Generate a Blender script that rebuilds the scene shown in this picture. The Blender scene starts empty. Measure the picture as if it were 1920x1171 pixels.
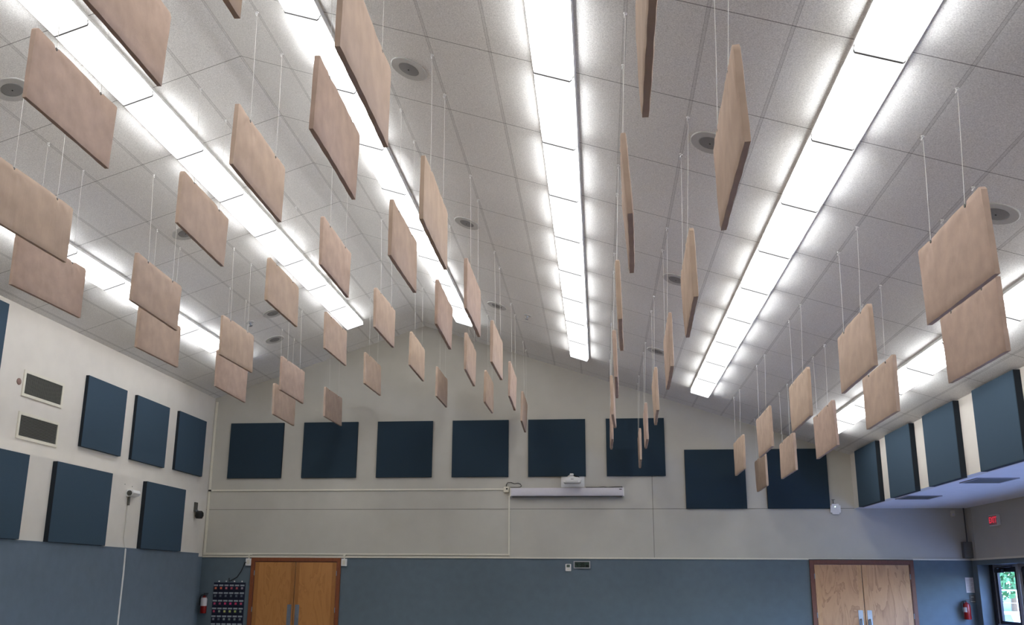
import bpy, bmesh, math, random
from mathutils import Vector, Matrix, Euler
C = bpy.context.scene
COL = C.collection
PI = math.pi
ZB = 1.70                       # eye height above the floor
XR, ZR, Y0 = -3.7828, 5.5477 + ZB, 7.8975     # ceiling ridge and tile origin
TL, TW = 1.2192, .6096          # ceiling tile length and width
CS = TW * 3 / math.sqrt(10)     # horizontal run of one tile
D = 18.0                        # back wall
XL, XRW, XA = -8.52, 5.13, 7.27 # left wall, upper right wall, aisle wall
YB = -6.5                       # wall behind the viewer
ZT = .48 + ZB                   # chair-height trim line / door heads
ZS = 1.49 + ZB                  # aisle ceiling
SL = math.atan(1 / 3)

def ceil_z(x): return ZR - abs(x - XR) / 3

# ---------------------------------------------------------------- materials
def lin(c):
    return tuple(((v / 255) / 12.92 if v / 255 <= .04045 else ((v / 255 + .055) / 1.055) ** 2.4) for v in c) + (1,)

def mat(name, rgb, rough=.6, metal=0., noise=0., nscale=40., bump=0., bscale=200., spec=.4, detail=4):
    m = bpy.data.materials.new(name); m.use_nodes = True
    nt = m.node_tree; b = nt.nodes['Principled BSDF']
    b.inputs['Roughness'].default_value = rough; b.inputs['Metallic'].default_value = metal
    b.inputs['Specular IOR Level'].default_value = spec
    base = lin(rgb)
    tc = nt.nodes.new('ShaderNodeTexCoord')
    if noise:
        n = nt.nodes.new('ShaderNodeTexNoise'); n.inputs['Scale'].default_value = nscale; n.inputs['Detail'].default_value = detail
        nt.links.new(tc.outputs['Object'], n.inputs['Vector'])
        r = nt.nodes.new('ShaderNodeValToRGB')
        r.color_ramp.elements[0].position = .3; r.color_ramp.elements[1].position = .7
        r.color_ramp.elements[0].color = tuple(v * (1 - noise) for v in base[:3]) + (1,)
        r.color_ramp.elements[1].color = tuple(min(1, v * (1 + noise)) for v in base[:3]) + (1,)
        nt.links.new(n.outputs['Fac'], r.inputs['Fac']); nt.links.new(r.outputs['Color'], b.inputs['Base Color'])
    else:
        b.inputs['Base Color'].default_value = base
    if bump:
        n2 = nt.nodes.new('ShaderNodeTexNoise'); n2.inputs['Scale'].default_value = bscale
        nt.links.new(tc.outputs['Object'], n2.inputs['Vector'])
        bp = nt.nodes.new('ShaderNodeBump'); bp.inputs['Strength'].default_value = bump; bp.inputs['Distance'].default_value = .004
        nt.links.new(n2.outputs['Fac'], bp.inputs['Height']); nt.links.new(bp.outputs['Normal'], b.inputs['Normal'])
    return m

def emis(name, rgb, strength):
    m = bpy.data.materials.new(name); m.use_nodes = True
    nt = m.node_tree; nt.nodes.clear()
    e = nt.nodes.new('ShaderNodeEmission'); e.inputs['Color'].default_value = lin(rgb); e.inputs['Strength'].default_value = strength
    o = nt.nodes.new('ShaderNodeOutputMaterial'); nt.links.new(e.outputs[0], o.inputs[0])
    return m

def math_node(nt, op, a, b=None, c=None):
    n = nt.nodes.new('ShaderNodeMath'); n.operation = op
    for i, v in enumerate((a, b, c)):
        if v is None: continue
        if isinstance(v, (int, float)): n.inputs[i].default_value = v
        else: nt.links.new(v, n.inputs[i])
    return n.outputs[0]

def tile_material(name, rgb, sloped=True):
    """speckled mineral-fibre ceiling tiles with their seams"""
    m = bpy.data.materials.new(name); m.use_nodes = True
    nt = m.node_tree; b = nt.nodes['Principled BSDF']; b.inputs['Roughness'].default_value = .9
    b.inputs['Specular IOR Level'].default_value = .1
    tc = nt.nodes.new('ShaderNodeTexCoord'); sx = nt.nodes.new('ShaderNodeSeparateXYZ')
    nt.links.new(tc.outputs['Object'], sx.inputs[0])
    X, Y = sx.outputs['X'], sx.outputs['Y']
    dx = math_node(nt, 'ABSOLUTE', math_node(nt, 'SUBTRACT', X, XR))
    u = math_node(nt, 'DIVIDE', dx, CS)                       # tile column units
    v = math_node(nt, 'DIVIDE', math_node(nt, 'SUBTRACT', Y, Y0), TL)
    def dist(t, size):                                        # distance in metres to the nearest seam
        f = math_node(nt, 'FRACT', math_node(nt, 'ADD', t, .5))
        return math_node(nt, 'MULTIPLY', math_node(nt, 'ABSOLUTE', math_node(nt, 'SUBTRACT', f, .5)), size)
    du, dv = dist(u, TW), dist(v, TL)
    thin_v = math_node(nt, 'LESS_THAN', dv, .0045)
    edge_u = math_node(nt, 'LESS_THAN', math_node(nt, 'ABSOLUTE', math_node(nt, 'SUBTRACT', du, .013)), .0028)
    band_u = math_node(nt, 'LESS_THAN', du, .013)
    ns = nt.nodes.new('ShaderNodeTexNoise'); ns.inputs['Scale'].default_value = 95; ns.inputs['Detail'].default_value = 6; ns.inputs['Roughness'].default_value = .7
    nt.links.new(tc.outputs['Object'], ns.inputs['Vector'])
    nl = nt.nodes.new('ShaderNodeTexNoise'); nl.inputs['Scale'].default_value = .7; nl.inputs['Detail'].default_value = 3
    nt.links.new(tc.outputs['Object'], nl.inputs['Vector'])
    vo = nt.nodes.new('ShaderNodeTexVoronoi'); vo.inputs['Scale'].default_value = 55
    nt.links.new(tc.outputs['Object'], vo.inputs['Vector'])
    pit = math_node(nt, 'LESS_THAN', vo.outputs['Distance'], .13)
    k = math_node(nt, 'MULTIPLY_ADD', ns.outputs['Fac'], 1.3, .35)
    k = math_node(nt, 'MULTIPLY', k, math_node(nt, 'MULTIPLY_ADD', nl.outputs['Fac'], .16, .92))
    k = math_node(nt, 'MULTIPLY', k, math_node(nt, 'MULTIPLY_ADD', pit, -.28, 1))
    k = math_node(nt, 'MULTIPLY', k, math_node(nt, 'MULTIPLY_ADD', band_u, -.13, 1))
    k = math_node(nt, 'MULTIPLY', k, math_node(nt, 'MULTIPLY_ADD', edge_u, -.26, 1))
    k = math_node(nt, 'MULTIPLY', k, math_node(nt, 'MULTIPLY_ADD', thin_v, -.62, 1))
    mx = nt.nodes.new('ShaderNodeVectorMath'); mx.operation = 'SCALE'
    mx.inputs[0].default_value = lin(rgb)[:3]; nt.links.new(k, mx.inputs['Scale'])
    nt.links.new(mx.outputs['Vector'], b.inputs['Base Color'])
    bp = nt.nodes.new('ShaderNodeBump'); bp.inputs['Strength'].default_value = .35; bp.inputs['Distance'].default_value = .006
    nt.links.new(ns.outputs['Fac'], bp.inputs['Height']); nt.links.new(bp.outputs['Normal'], b.inputs['Normal'])
    return m

def wood(name, light, dark, scale=3., figure=.5, seed=0.):
    m = bpy.data.materials.new(name); m.use_nodes = True
    nt = m.node_tree; b = nt.nodes['Principled BSDF']; b.inputs['Roughness'].default_value = .42
    tc = nt.nodes.new('ShaderNodeTexCoord'); mp = nt.nodes.new('ShaderNodeMapping')
    mp.inputs['Scale'].default_value = (1, 1, .22); mp.inputs['Location'].default_value = (seed, 0, seed * .7)
    nt.links.new(tc.outputs['Object'], mp.inputs['Vector'])
    n = nt.nodes.new('ShaderNodeTexNoise'); n.inputs['Scale'].default_value = scale; n.inputs['Detail'].default_value = 5; n.inputs['Distortion'].default_value = 1.4
    nt.links.new(mp.outputs[0], n.inputs['Vector'])
    rings = math_node(nt, 'FRACT', math_node(nt, 'MULTIPLY', n.outputs['Fac'], 7))
    line = math_node(nt, 'POWER', rings, 3.5)
    n2 = nt.nodes.new('ShaderNodeTexNoise'); n2.inputs['Scale'].default_value = 90; n2.inputs['Detail'].default_value = 3
    mp2 = nt.nodes.new('ShaderNodeMapping'); mp2.inputs['Scale'].default_value = (1, 1, .06)
    nt.links.new(tc.outputs['Object'], mp2.inputs['Vector']); nt.links.new(mp2.outputs[0], n2.inputs['Vector'])
    f = math_node(nt, 'MULTIPLY_ADD', line, figure, math_node(nt, 'MULTIPLY', n2.outputs['Fac'], .35))
    mx = nt.nodes.new('ShaderNodeMix'); mx.data_type = 'RGBA'
    mx.inputs['A'].default_value = lin(light); mx.inputs['B'].default_value = lin(dark)
    nt.links.new(f, mx.inputs['Factor']); nt.links.new(mx.outputs['Result'], b.inputs['Base Color'])
    return m

def lens_material(name, strength):
    """acrylic wrap lens: tubes stop short of the lens ends, so the ends glow less"""
    m = bpy.data.materials.new(name); m.use_nodes = True
    nt = m.node_tree; nt.nodes.clear()
    tc = nt.nodes.new('ShaderNodeTexCoord'); sx = nt.nodes.new('ShaderNodeSeparateXYZ')
    nt.links.new(tc.outputs['Object'], sx.inputs[0])
    d = math_node(nt, 'SUBTRACT', .61, math_node(nt, 'ABSOLUTE', sx.outputs['Y']))
    mr = nt.nodes.new('ShaderNodeMapRange'); mr.interpolation_type = 'SMOOTHSTEP'
    mr.inputs['From Min'].default_value = .0; mr.inputs['From Max'].default_value = .30
    mr.inputs['To Min'].default_value = .22 * strength; mr.inputs['To Max'].default_value = strength
    nt.links.new(d, mr.inputs['Value'])
    gm = nt.nodes.new('ShaderNodeNewGeometry'); tv = nt.nodes.new('ShaderNodeVectorTransform'); tv.vector_type = 'NORMAL'; tv.convert_from = 'WORLD'; tv.convert_to = 'OBJECT'
    nt.links.new(gm.outputs['Normal'], tv.inputs[0]); sn = nt.nodes.new('ShaderNodeSeparateXYZ'); nt.links.new(tv.outputs[0], sn.inputs[0])
    side = math_node(nt, 'MULTIPLY_ADD', math_node(nt, 'POWER', math_node(nt, 'ABSOLUTE', sn.outputs['X']), 2), SIDE, 1)
    e = nt.nodes.new('ShaderNodeEmission'); e.inputs['Color'].default_value = LIGHT_RGB
    nt.links.new(math_node(nt, 'MULTIPLY', mr.outputs[0], side), e.inputs['Strength'])
    o = nt.nodes.new('ShaderNodeOutputMaterial'); nt.links.new(e.outputs[0], o.inputs[0])
    return m

LIGHT_RGB = (.985, .99, 1.0, 1)
LIGHT = 4.6
SIDE = 2.6      # the clear sides of the wrap lens throw more light onto the tiles
M = {}
M['tile'] = tile_material('ceiling_tile', (230, 230, 228))
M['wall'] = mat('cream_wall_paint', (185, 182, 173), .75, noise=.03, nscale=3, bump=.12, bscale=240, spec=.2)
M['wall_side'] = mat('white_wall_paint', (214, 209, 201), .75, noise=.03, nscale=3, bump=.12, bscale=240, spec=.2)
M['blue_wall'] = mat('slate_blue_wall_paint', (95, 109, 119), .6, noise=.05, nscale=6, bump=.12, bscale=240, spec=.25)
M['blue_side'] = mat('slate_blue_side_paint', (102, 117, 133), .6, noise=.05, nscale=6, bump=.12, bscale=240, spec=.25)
M['aisle'] = mat('aisle_ceiling_paint', (222, 222, 226), .7, noise=.03, nscale=5, bump=.2, bscale=160)
M['navy'] = mat('navy_panel_fabric', (63, 80, 95), .95, noise=.09, nscale=320, bump=.3, bscale=600, spec=.1)
M['navy_shaded'] = mat('navy_panel_fabric_shaded', (44, 58, 69), .95, noise=.09, nscale=320, bump=.3, bscale=600, spec=.1)  # same navy fabric, with the back wall's dimmer light put into the colour
M['navy_edge_shaded'] = mat('shaded_navy_edge', (26, 34, 42), .9, noise=.08, nscale=200)  # panel sides and undersides, their shade painted in as a darker navy
M['tan'] = mat('tan_baffle_fabric', (180, 159, 143), .9, noise=.07, nscale=7, bump=.35, bscale=420, spec=.15)
M['tan2'] = mat('tan_baffle_fabric_pale', (182, 161, 143), .9, noise=.07, nscale=6, bump=.35, bscale=420, spec=.15)
M['tan3'] = mat('tan_baffle_fabric_rosy', (178, 156, 142), .9, noise=.08, nscale=8, bump=.35, bscale=420, spec=.15)
M['cord'] = mat('cotton_cord', (205, 203, 196), .9, noise=.1, nscale=300)
M['cord_black'] = mat('black_cable', (28, 28, 28), .6, noise=.1, nscale=60)
M['trim'] = mat('cream_raceway', (214, 210, 196), .5, noise=.03, nscale=30)
M['white'] = mat('white_plastic', (225, 225, 224), .4, noise=.02, nscale=30)
M['lens'] = lens_material('fluorescent_lens', LIGHT)
M['housing'] = mat('fixture_housing_enamel', (205, 205, 203), .5, noise=.03, nscale=30)
M['plate'] = mat('fixture_end_plate', (105, 105, 105), .6, noise=.03, nscale=30)
M['steel'] = mat('brushed_steel', (140, 147, 158), .35, metal=.6, noise=.05, nscale=60)
M['alu'] = mat('aluminium_mullion', (170, 172, 178), .35, metal=.6, noise=.04, nscale=40)
M['darkframe'] = mat('dark_bronze_frame', (38, 40, 48), .45, metal=.3, noise=.05, nscale=40)
M['grey_metal'] = mat('grey_louvre_metal', (80, 80, 76), .6, noise=.08, nscale=30)
M['black'] = mat('black_plastic', (24, 24, 26), .45, noise=.1, nscale=60)
M['red'] = mat('extinguisher_red', (128, 18, 18), .3, noise=.05, nscale=30)
M['red_dark'] = M['red']
M['wood1'] = wood('honey_veneer', (190, 134, 76), (138, 88, 44), 2.2, .32, 1.3)
M['wood2'] = wood('figured_birch_veneer', (198, 154, 114), (116, 70, 46), 2.6, .42, 4.1)
M['woodframe1'] = wood('reddish_door_frame', (134, 74, 42), (92, 46, 26), 6, .3, 2.2)
M['woodframe2'] = wood('dark_door_frame', (112, 66, 52), (70, 38, 30), 6, .3, 3.2)
M['seam'] = mat('panel_joint_shadow_gap', (96, 94, 86), .9, noise=.05, nscale=20)
M['floor'] = mat('vinyl_floor', (122, 106, 88), .4, noise=.08, nscale=4)
M['screen_case'] = mat('screen_case_enamel', (206, 203, 210), .35, noise=.02, nscale=20)
M['speaker_grille'] = mat('ceiling_speaker_grille', (132, 132, 132), .7, noise=.15, nscale=260)
M['speaker_ring'] = mat('ceiling_speaker_ring', (188, 188, 186), .6, noise=.04, nscale=60)
M['paper'] = mat('printed_paper', (205, 200, 205), .8, noise=.06, nscale=70)
M['electrical'] = mat('grey_enclosure', (92, 92, 92), .5, noise=.05, nscale=30)
M['exit_face'] = emis('exit_letters', (225, 60, 80), .55)
M['led'] = emis('status_led', (200, 255, 235), 5)
M['lcd'] = mat('clock_lcd', (92, 108, 100), .3, noise=.04, nscale=40)
M['lcd_digit'] = mat('clock_digit', (8, 14, 12), .4, noise=.04, nscale=40)
M['grass'] = mat('lawn_grass', (84, 108, 66), .9, noise=.25, nscale=3)
M['leaf'] = mat('tree_leaves', (58, 104, 66), .8, noise=.35, nscale=5)
M['bark'] = mat('tree_bark', (92, 78, 62), .9, noise=.2, nscale=20)
M['concrete'] = mat('pale_concrete', (212, 208, 198), .8, noise=.06, nscale=5)
M['path'] = mat('path_concrete', (176, 176, 180), .8, noise=.06, nscale=5)
M['galv'] = mat('galvanised_fence', (190, 196, 198), .5, metal=.4, noise=.05, nscale=20)
M['exterior'] = M['concrete']

def add_folds(m, strength, sy, sz):
    nt = m.node_tree; tc = nt.nodes.new('ShaderNodeTexCoord'); mp = nt.nodes.new('ShaderNodeMapping'); mp.inputs['Scale'].default_value = (1, sy, sz)
    nt.links.new(tc.outputs['Object'], mp.inputs['Vector'])
    n = nt.nodes.new('ShaderNodeTexNoise'); n.inputs['Scale'].default_value = 1; n.inputs['Detail'].default_value = 3; n.inputs['Distortion'].default_value = .6
    nt.links.new(mp.outputs[0], n.inputs['Vector'])
    bp = nt.nodes.new('ShaderNodeBump'); bp.inputs['Strength'].default_value = strength; bp.inputs['Distance'].default_value = .02
    b = nt.nodes['Principled BSDF']; old = b.inputs['Normal'].links[0].from_socket
    nt.links.new(n.outputs['Fac'], bp.inputs['Height']); nt.links.new(old, bp.inputs['Normal']); nt.links.new(bp.outputs['Normal'], b.inputs['Normal'])
add_folds(M['tan'], .2, 7, 3); add_folds(M['tan2'], .32, 11, 2.2); add_folds(M['tan3'], .26, 6, 3.5)
g = bpy.data.materials.new('window_glass'); g.use_nodes = True
nt = g.node_tree; nt.nodes.clear()
tr = nt.nodes.new('ShaderNodeBsdfTransparent'); tr.inputs[0].default_value = (.93, .97, .97, 1)
gl = nt.nodes.new('ShaderNodeBsdfGlossy'); gl.inputs['Roughness'].default_value = .02
lw = nt.nodes.new('ShaderNodeLayerWeight'); lw.inputs['Blend'].default_value = .5
fr = math_node(nt, 'MULTIPLY_ADD', math_node(nt, 'POWER', lw.outputs['Facing'], 5), .9, .03)
mx = nt.nodes.new('ShaderNodeMixShader'); o = nt.nodes.new('ShaderNodeOutputMaterial')
nt.links.new(fr, mx.inputs[0]); nt.links.new(tr.outputs[0], mx.inputs[1]); nt.links.new(gl.outputs[0], mx.inputs[2]); nt.links.new(mx.outputs[0], o.inputs[0])
M['glass'] = g

# ---------------------------------------------------------------- mesh helpers
def box(bm, x0, x1, y0, y1, z0, z1, bev=0., seg=2):
    vs = [bm.verts.new((x, y, z)) for x in (x0, x1) for y in (y0, y1) for z in (z0, z1)]
    fs = [bm.faces.new([vs[i] for i in q]) for q in ((0, 1, 3, 2), (4, 6, 7, 5), (0, 4, 5, 1), (2, 3, 7, 6), (0, 2, 6, 4), (1, 5, 7, 3))]
    if bev:
        es = {e for f in fs for e in f.edges}
        bmesh.ops.bevel(bm, geom=list(es), offset=bev, segments=seg, affect='EDGES')

def prism(bm, pts, axis, a0, a1):
    """extrude a polygon along an axis; pts are the two other coordinates in axis order"""
    def P(p, a):
        return {'x': (a, p[0], p[1]), 'y': (p[0], a, p[1]), 'z': (p[0], p[1], a)}[axis]
    A = [bm.verts.new(P(p, a0)) for p in pts]; B = [bm.verts.new(P(p, a1)) for p in pts]
    bm.faces.new(A); bm.faces.new(B[::-1]); n = len(pts)
    for i in range(n): bm.faces.new((A[i], B[i], B[(i + 1) % n], A[(i + 1) % n]))

def tube(bm, path, r, seg=8):
    path = [Vector(p) for p in path]; rings = []
    for i, p in enumerate(path):
        t = (path[min(i + 1, len(path) - 1)] - path[max(i - 1, 0)]).normalized()
        a = t.orthogonal().normalized() if i == 0 else (rings_a - t * rings_a.dot(t)).normalized()
        rings_a = a; b = t.cross(a); rr = r[i] if isinstance(r, (list, tuple)) else r
        rings.append([bm.verts.new(p + (a * math.cos(2 * PI * k / seg) + b * math.sin(2 * PI * k / seg)) * rr) for k in range(seg)])
    for A, B in zip(rings, rings[1:]):
        for k in range(seg): bm.faces.new((A[k], A[(k + 1) % seg], B[(k + 1) % seg], B[k]))
    bm.faces.new(rings[0][::-1]); bm.faces.new(rings[-1])

def lathe(bm, prof, seg=24, axis='z', at=(0, 0, 0)):
    """revolve (radius, height) pairs"""
    def P(r, h, a):
        c, s = r * math.cos(a), r * math.sin(a)
        v = {'z': (c, s, h), 'y': (c, h, s), 'x': (h, c, s)}[axis]
        return (v[0] + at[0], v[1] + at[1], v[2] + at[2])
    rings = []
    for r, h in prof:
        rings.append([bm.verts.new(P(r, h, 2 * PI * k / seg)) for k in range(seg)] if r > 1e-6 else [bm.verts.new(P(0, h, 0))])
    for A, B in zip(rings, rings[1:]):
        for k in range(seg):
            a = [A[k % len(A)], A[(k + 1) % len(A)]] if len(A) > 1 else [A[0]]
            b = [B[(k + 1) % len(B)], B[k % len(B)]] if len(B) > 1 else [B[0]]
            if len(a) + len(b) > 2: bm.faces.new(a + b)
    if len(rings[0]) > 1: bm.faces.new(rings[0][::-1])
    if len(rings[-1]) > 1: bm.faces.new(rings[-1])

def smooth_by_angle(me, ang=35):
    bm = bmesh.new(); bm.from_mesh(me)
    for f in bm.faces: f.smooth = True
    for e in bm.edges:
        if len(e.link_faces) != 2 or e.calc_face_angle(0) > math.radians(ang): e.smooth = False
    bm.to_mesh(me); bm.free()

def obj(name, bm, m, parent=None, loc=(0, 0, 0), smooth=False, rot=None):
    bmesh.ops.recalc_face_normals(bm, faces=bm.faces)
    me = bpy.data.meshes.new(name); bm.to_mesh(me); bm.free()
    me.materials.append(m)
    if smooth: smooth_by_angle(me)
    o = bpy.data.objects.new(name, me); COL.objects.link(o); o.location = loc
    if rot: o.rotation_euler = rot
    if parent: o.parent = parent
    return o

def B(): return bmesh.new()
def boxo(name, dims, m, parent=None, loc=(0, 0, 0), bev=0., rot=None):
    bm = B(); box(bm, *dims, bev=bev); return obj(name, bm, m, parent, loc, rot=rot)

def tag(o, label, cat, group=None, kind=None):
    o['label'] = label; o['category'] = cat
    if group: o['group'] = group
    if kind: o['kind'] = kind
    return o
def thing(name, label, cat, loc=(0, 0, 0), rot=(0, 0, 0), group=None, kind=None):
    o = bpy.data.objects.new(name, None); o.empty_display_size = .1; COL.objects.link(o); o.location = loc; o.rotation_euler = rot
    return tag(o, label, cat, group, kind)
def struct(name, bm, m, label, cat='wall', parent=None):
    return tag(obj(name, bm, m, parent), label, cat, kind='structure')
def dup(o, parent=None):
    c = o.copy(); COL.objects.link(c)
    if parent: c.parent = parent
    for ch in list(o.children):
        dup(ch, c)
    return c
ORD = ['nearest', 'second', 'third', 'fourth', 'fifth', 'sixth', 'seventh', 'eighth', 'ninth', 'tenth', 'eleventh', 'twelfth', 'thirteenth', 'fourteenth', 'fifteenth']
CR_ = Vector((.9944003, .1054567, .0068544)); CU = Vector((.0171726, -.2252456, .9741507)); CW = Vector((-.1042746, .9685780, .2257953))
F, PX, PY = 1602.418, 950.327, 718.738
EXPO = 0.45
SKY = 2.6
# ---------------------------------------------------------------- the room shell
bm = B(); box(bm, XL - .3, 7.9, YB - .2, D + .2, -.15, 0)
struct('floor', bm, M['floor'], 'pale vinyl floor of the hall', 'floor')

def slope_slab(x0, x1, t=.12):
    bm = B(); prism(bm, [(x0, ceil_z(x0)), (x1, ceil_z(x1)), (x1, ceil_z(x1) + t), (x0, ceil_z(x0) + t)], 'y', YB - .1, D + .1); return bm
bm = B()
t = .12
prism(bm, [(XL - .1, ceil_z(XL - .1)), (XR, ZR), (XRW + .1, ceil_z(XRW + .1)), (XRW + .1, ceil_z(XRW + .1) + t), (XR, ZR + t), (XL - .1, ceil_z(XL - .1) + t)], 'y', YB - .1, D + .1)
struct('ceiling', bm, M['tile'], 'sloping ceiling of grey speckled acoustic tiles meeting at a ridge', 'ceiling')

# back wall: cream above the trim line, slate blue below
def gable(x0, x1, zlo):
    pts = [(x0, zlo), (x1, zlo)]
    if x1 > XRW: pts += [(x1, ZS + .05), (XRW + .1, ZS + .05), (XRW + .1, ceil_z(XRW + .1) + .05)]
    else: pts += [(x1, ceil_z(x1) + .05)]
    pts += [(XR, ZR + .05), (x0, ceil_z(x0) + .05)]
    return pts
bm = B(); prism(bm, gable(XL - .1, XA + .1, ZT), 'y', D, D + .15)
struct('wall_back', bm, M['wall'], 'tall cream gable wall above the blue dado')
bm = B(); box(bm, XL - .1, XA + .1, D, D + .15, 0, ZT)
struct('wall_back', bm, M['blue_wall'], 'slate blue lower part of the back wall between the doors')
bm = B(); box(bm, XL - .15, XL, YB - .1, D, 0, ceil_z(XL) + .05)
struct('wall_left', bm, M['wall_side'], 'upper white left wall with two grilles and a row of navy panels')
bm = B(); box(bm, XL - .01, XL + .002, 16.9, D, 0, ZT)
struct('wall_left', bm, M['blue_side'], 'blue sliver of left wall in the corner behind the projecting band')
bm = B(); box(bm, XL, -8.15, YB, 16.95, ZT + .03, 1.755 + ZB, bev=.004)
struct('wall_left', bm, M['wall_side'], 'projecting white band of the left wall behind the lower navy panels')
bm = B(); box(bm, XL, -8.11, YB, 16.97, 0, .525 + ZB, bev=.006)
struct('wall_left', bm, M['blue_side'], 'projecting slate blue lower part of the left wall')
bm = B(); box(bm, XRW, XRW + .14, YB, D, ZS, ceil_z(XRW) + .03)
struct('wall_right', bm, M['wall_side'], 'cream upper right wall behind the vertical navy panels')
bm = B(); box(bm, XRW + .14, XA + .15, YB, D, ZS, ZS + .1)
struct('ceiling', bm, M['aisle'], 'flat low ceiling of the side aisle with two air vents', 'ceiling')
YR0, YR1 = 4.0, 17.78       # recess of the glazed entrance
bm = B(); box(bm, XA, XA + .31, YR1, D, 0, ZS)
box(bm, XA, XA + .6, YB, YR0, 0, ZS)
struct('wall_right', bm, M['blue_wall'], 'blue aisle wall beyond the glazed entrance recess')
bm = B(); box(bm, XA, XA + .31, YR0, YR1, ZT, ZS)
struct('wall_right', bm, M['wall'], 'aisle wall above the glazed entrance, under the low ceiling')
bm = B(); box(bm, XA - .004, XA, YR1, D, ZT, ZS)
struct('wall_right', bm, M['wall'], 'short cream strip of aisle wall in the far corner')
bm = B(); box(bm, XL - .15, XA + .6, YB - .15, YB, 0, ZR)
struct('wall_front', bm, M['wall'], 'wall behind the viewer')
bm = B(); box(bm, XA, XA + .28, YR0, YR1, ZT - .1, ZT - .001)
struct('trim_1', bm, M['blue_wall'], 'blue fascia over the glazed entrance', 'trim')

# trim lines
bm = B(); box(bm, XL + .01, 4.16, D - .022, D, ZT - .01, ZT + .022, bev=.004); box(bm, 6.16, XA, D - .022, D, ZT - .01, ZT + .022, bev=.004)
box(bm, 4.16, 6.16, D - .022, D, ZT + .004, ZT + .022, bev=.004)
struct('trim_2', bm, M['trim'], 'cream trim line across the back wall above the blue paint', 'trim')
bm = B(); box(bm, XA - .02, XA, YR0, D - .02, ZT - .012, ZT + .022, bev=.004)
struct('trim_3', bm, M['trim'], 'cream trim line over the glazed entrance', 'trim')
bm = B(); box(bm, XL, XRW, D - .003, D, ZS - .004, ZS + .004)
struct('trim_4', bm, M['seam'], 'thin horizontal joint line across the back wall', 'trim')
bm = B(); box(bm, 1.112, 1.12, D - .003, D, ZT, 2.3 + ZB)
struct('trim_5', bm, M['seam'], 'thin vertical joint line right of the projection screen case', 'trim')
bm = B(); box(bm, -8.118, -8.105, YB, 16.96, .505 + ZB, .527 + ZB)
struct('trim_6', bm, M['blue_side'], 'blue edge strip along the top of the lower left wall', 'trim')

# ---------------------------------------------------------------- wall mounted navy sound panels
def panel_mesh(w, h, t, seed=0):
    """fabric wrapped board, front face on -y, base centred"""
    bm = B(); box(bm, -w / 2, w / 2, -t + .006, 0, 0, h); return bm
def wall_panel(x, y, z, w, h, t, rz, label, group, m='navy'):
    o = obj('wall_acoustic_panel', panel_mesh(w, h, t), M['navy_edge_shaded'], loc=(x, y, z))
    bm = B(); box(bm, -w / 2, w / 2, -t, -t + .007, 0, h, bev=.004, seg=2); obj('fabric_face', bm, M[m], o, smooth=True)
    o.rotation_euler = (0, 0, rz); tag(o, label, 'sound panel', group)
names = ['leftmost of the row, beside the white corner raceway', 'second from the left of the high row', 'third from the left of the high row', 'fourth from the left of the high row',
         'fifth from the left, directly above the projector', 'sixth from the left, behind the edge-on tan baffles']
xs = [-8.089, -6.415, -4.7575, -3.108, -1.471, .181]
for x, nm in zip(xs, names):
    wall_panel(x + .61, D, 2.1665 + ZB, 1.215, 1.219, .05, 0, 'square navy fabric panel on the back wall, ' + nm, 'square panels on the back wall', 'navy_shaded')
wall_panel(1.795 + .61, D, 1.487 + ZB, 1.219, 1.219, .05, 0, 'square navy fabric panel hung lower on the back wall, left one of the two', 'square panels on the back wall', 'navy_shaded')
wall_panel(3.43 + .61, D, 1.487 + ZB, 1.219, 1.219, .05, 0, 'square navy fabric panel hung lower on the back wall, beside the white wireless access point', 'square panels on the back wall', 'navy_shaded')
# left wall, facing +x
for y0, y1, z0, lab in [(13.13, 14.33, 2.13, 'nearest the grilles'), (14.69, 15.91, 2.13, 'middle one of the upper three'), (16.33, 17.55, 2.155, 'closest to the corner')]:
    wall_panel(XL, (y0 + y1) / 2, z0 + ZB, y1 - y0, 1.2, .06, PI / 2, 'navy fabric panel in the upper row of the left wall, ' + lab, 'panels on the left wall')
wall_panel(XL, 10.4, 2.66 + ZB, 1.22, 1.22, .06, PI / 2, 'navy fabric panel cut by the left picture edge, up against the ceiling', 'panels on the left wall')
for y0, y1, lab in [(9.95, 11.35, 'cut by the left picture edge, below the louvred grille'), (12.0, 13.5, 'left of the white sensor with its long cable'), (14.62, 16.11, 'between the white sensor and the dark speaker')]:
    wall_panel(-8.15, (y0 + y1) / 2, .53 + ZB, y1 - y0, 1.19, .08, PI / 2, 'navy fabric panel in the lower row of the left wall, ' + lab, 'panels on the left wall')
# upper right wall, facing -x
for y0, y1, lab in [(16.1, 17.4, 'darkest and furthest, in the back corner'), (14.33, 15.54, 'second from the back corner'), (12.54, 13.74, 'third from the back corner'),
                    (10.7, 11.9, 'fourth from the back corner, cut by the right picture edge'), (8.86, 10.06, 'fifth from the back corner, just outside the picture edge')]:
    wall_panel(XRW, (y0 + y1) / 2, 1.462 + ZB, y1 - y0, 1.1, .085, -PI / 2, 'tall navy fabric panel on the upper right wall, ' + lab, 'panels on the upper right wall')

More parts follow.
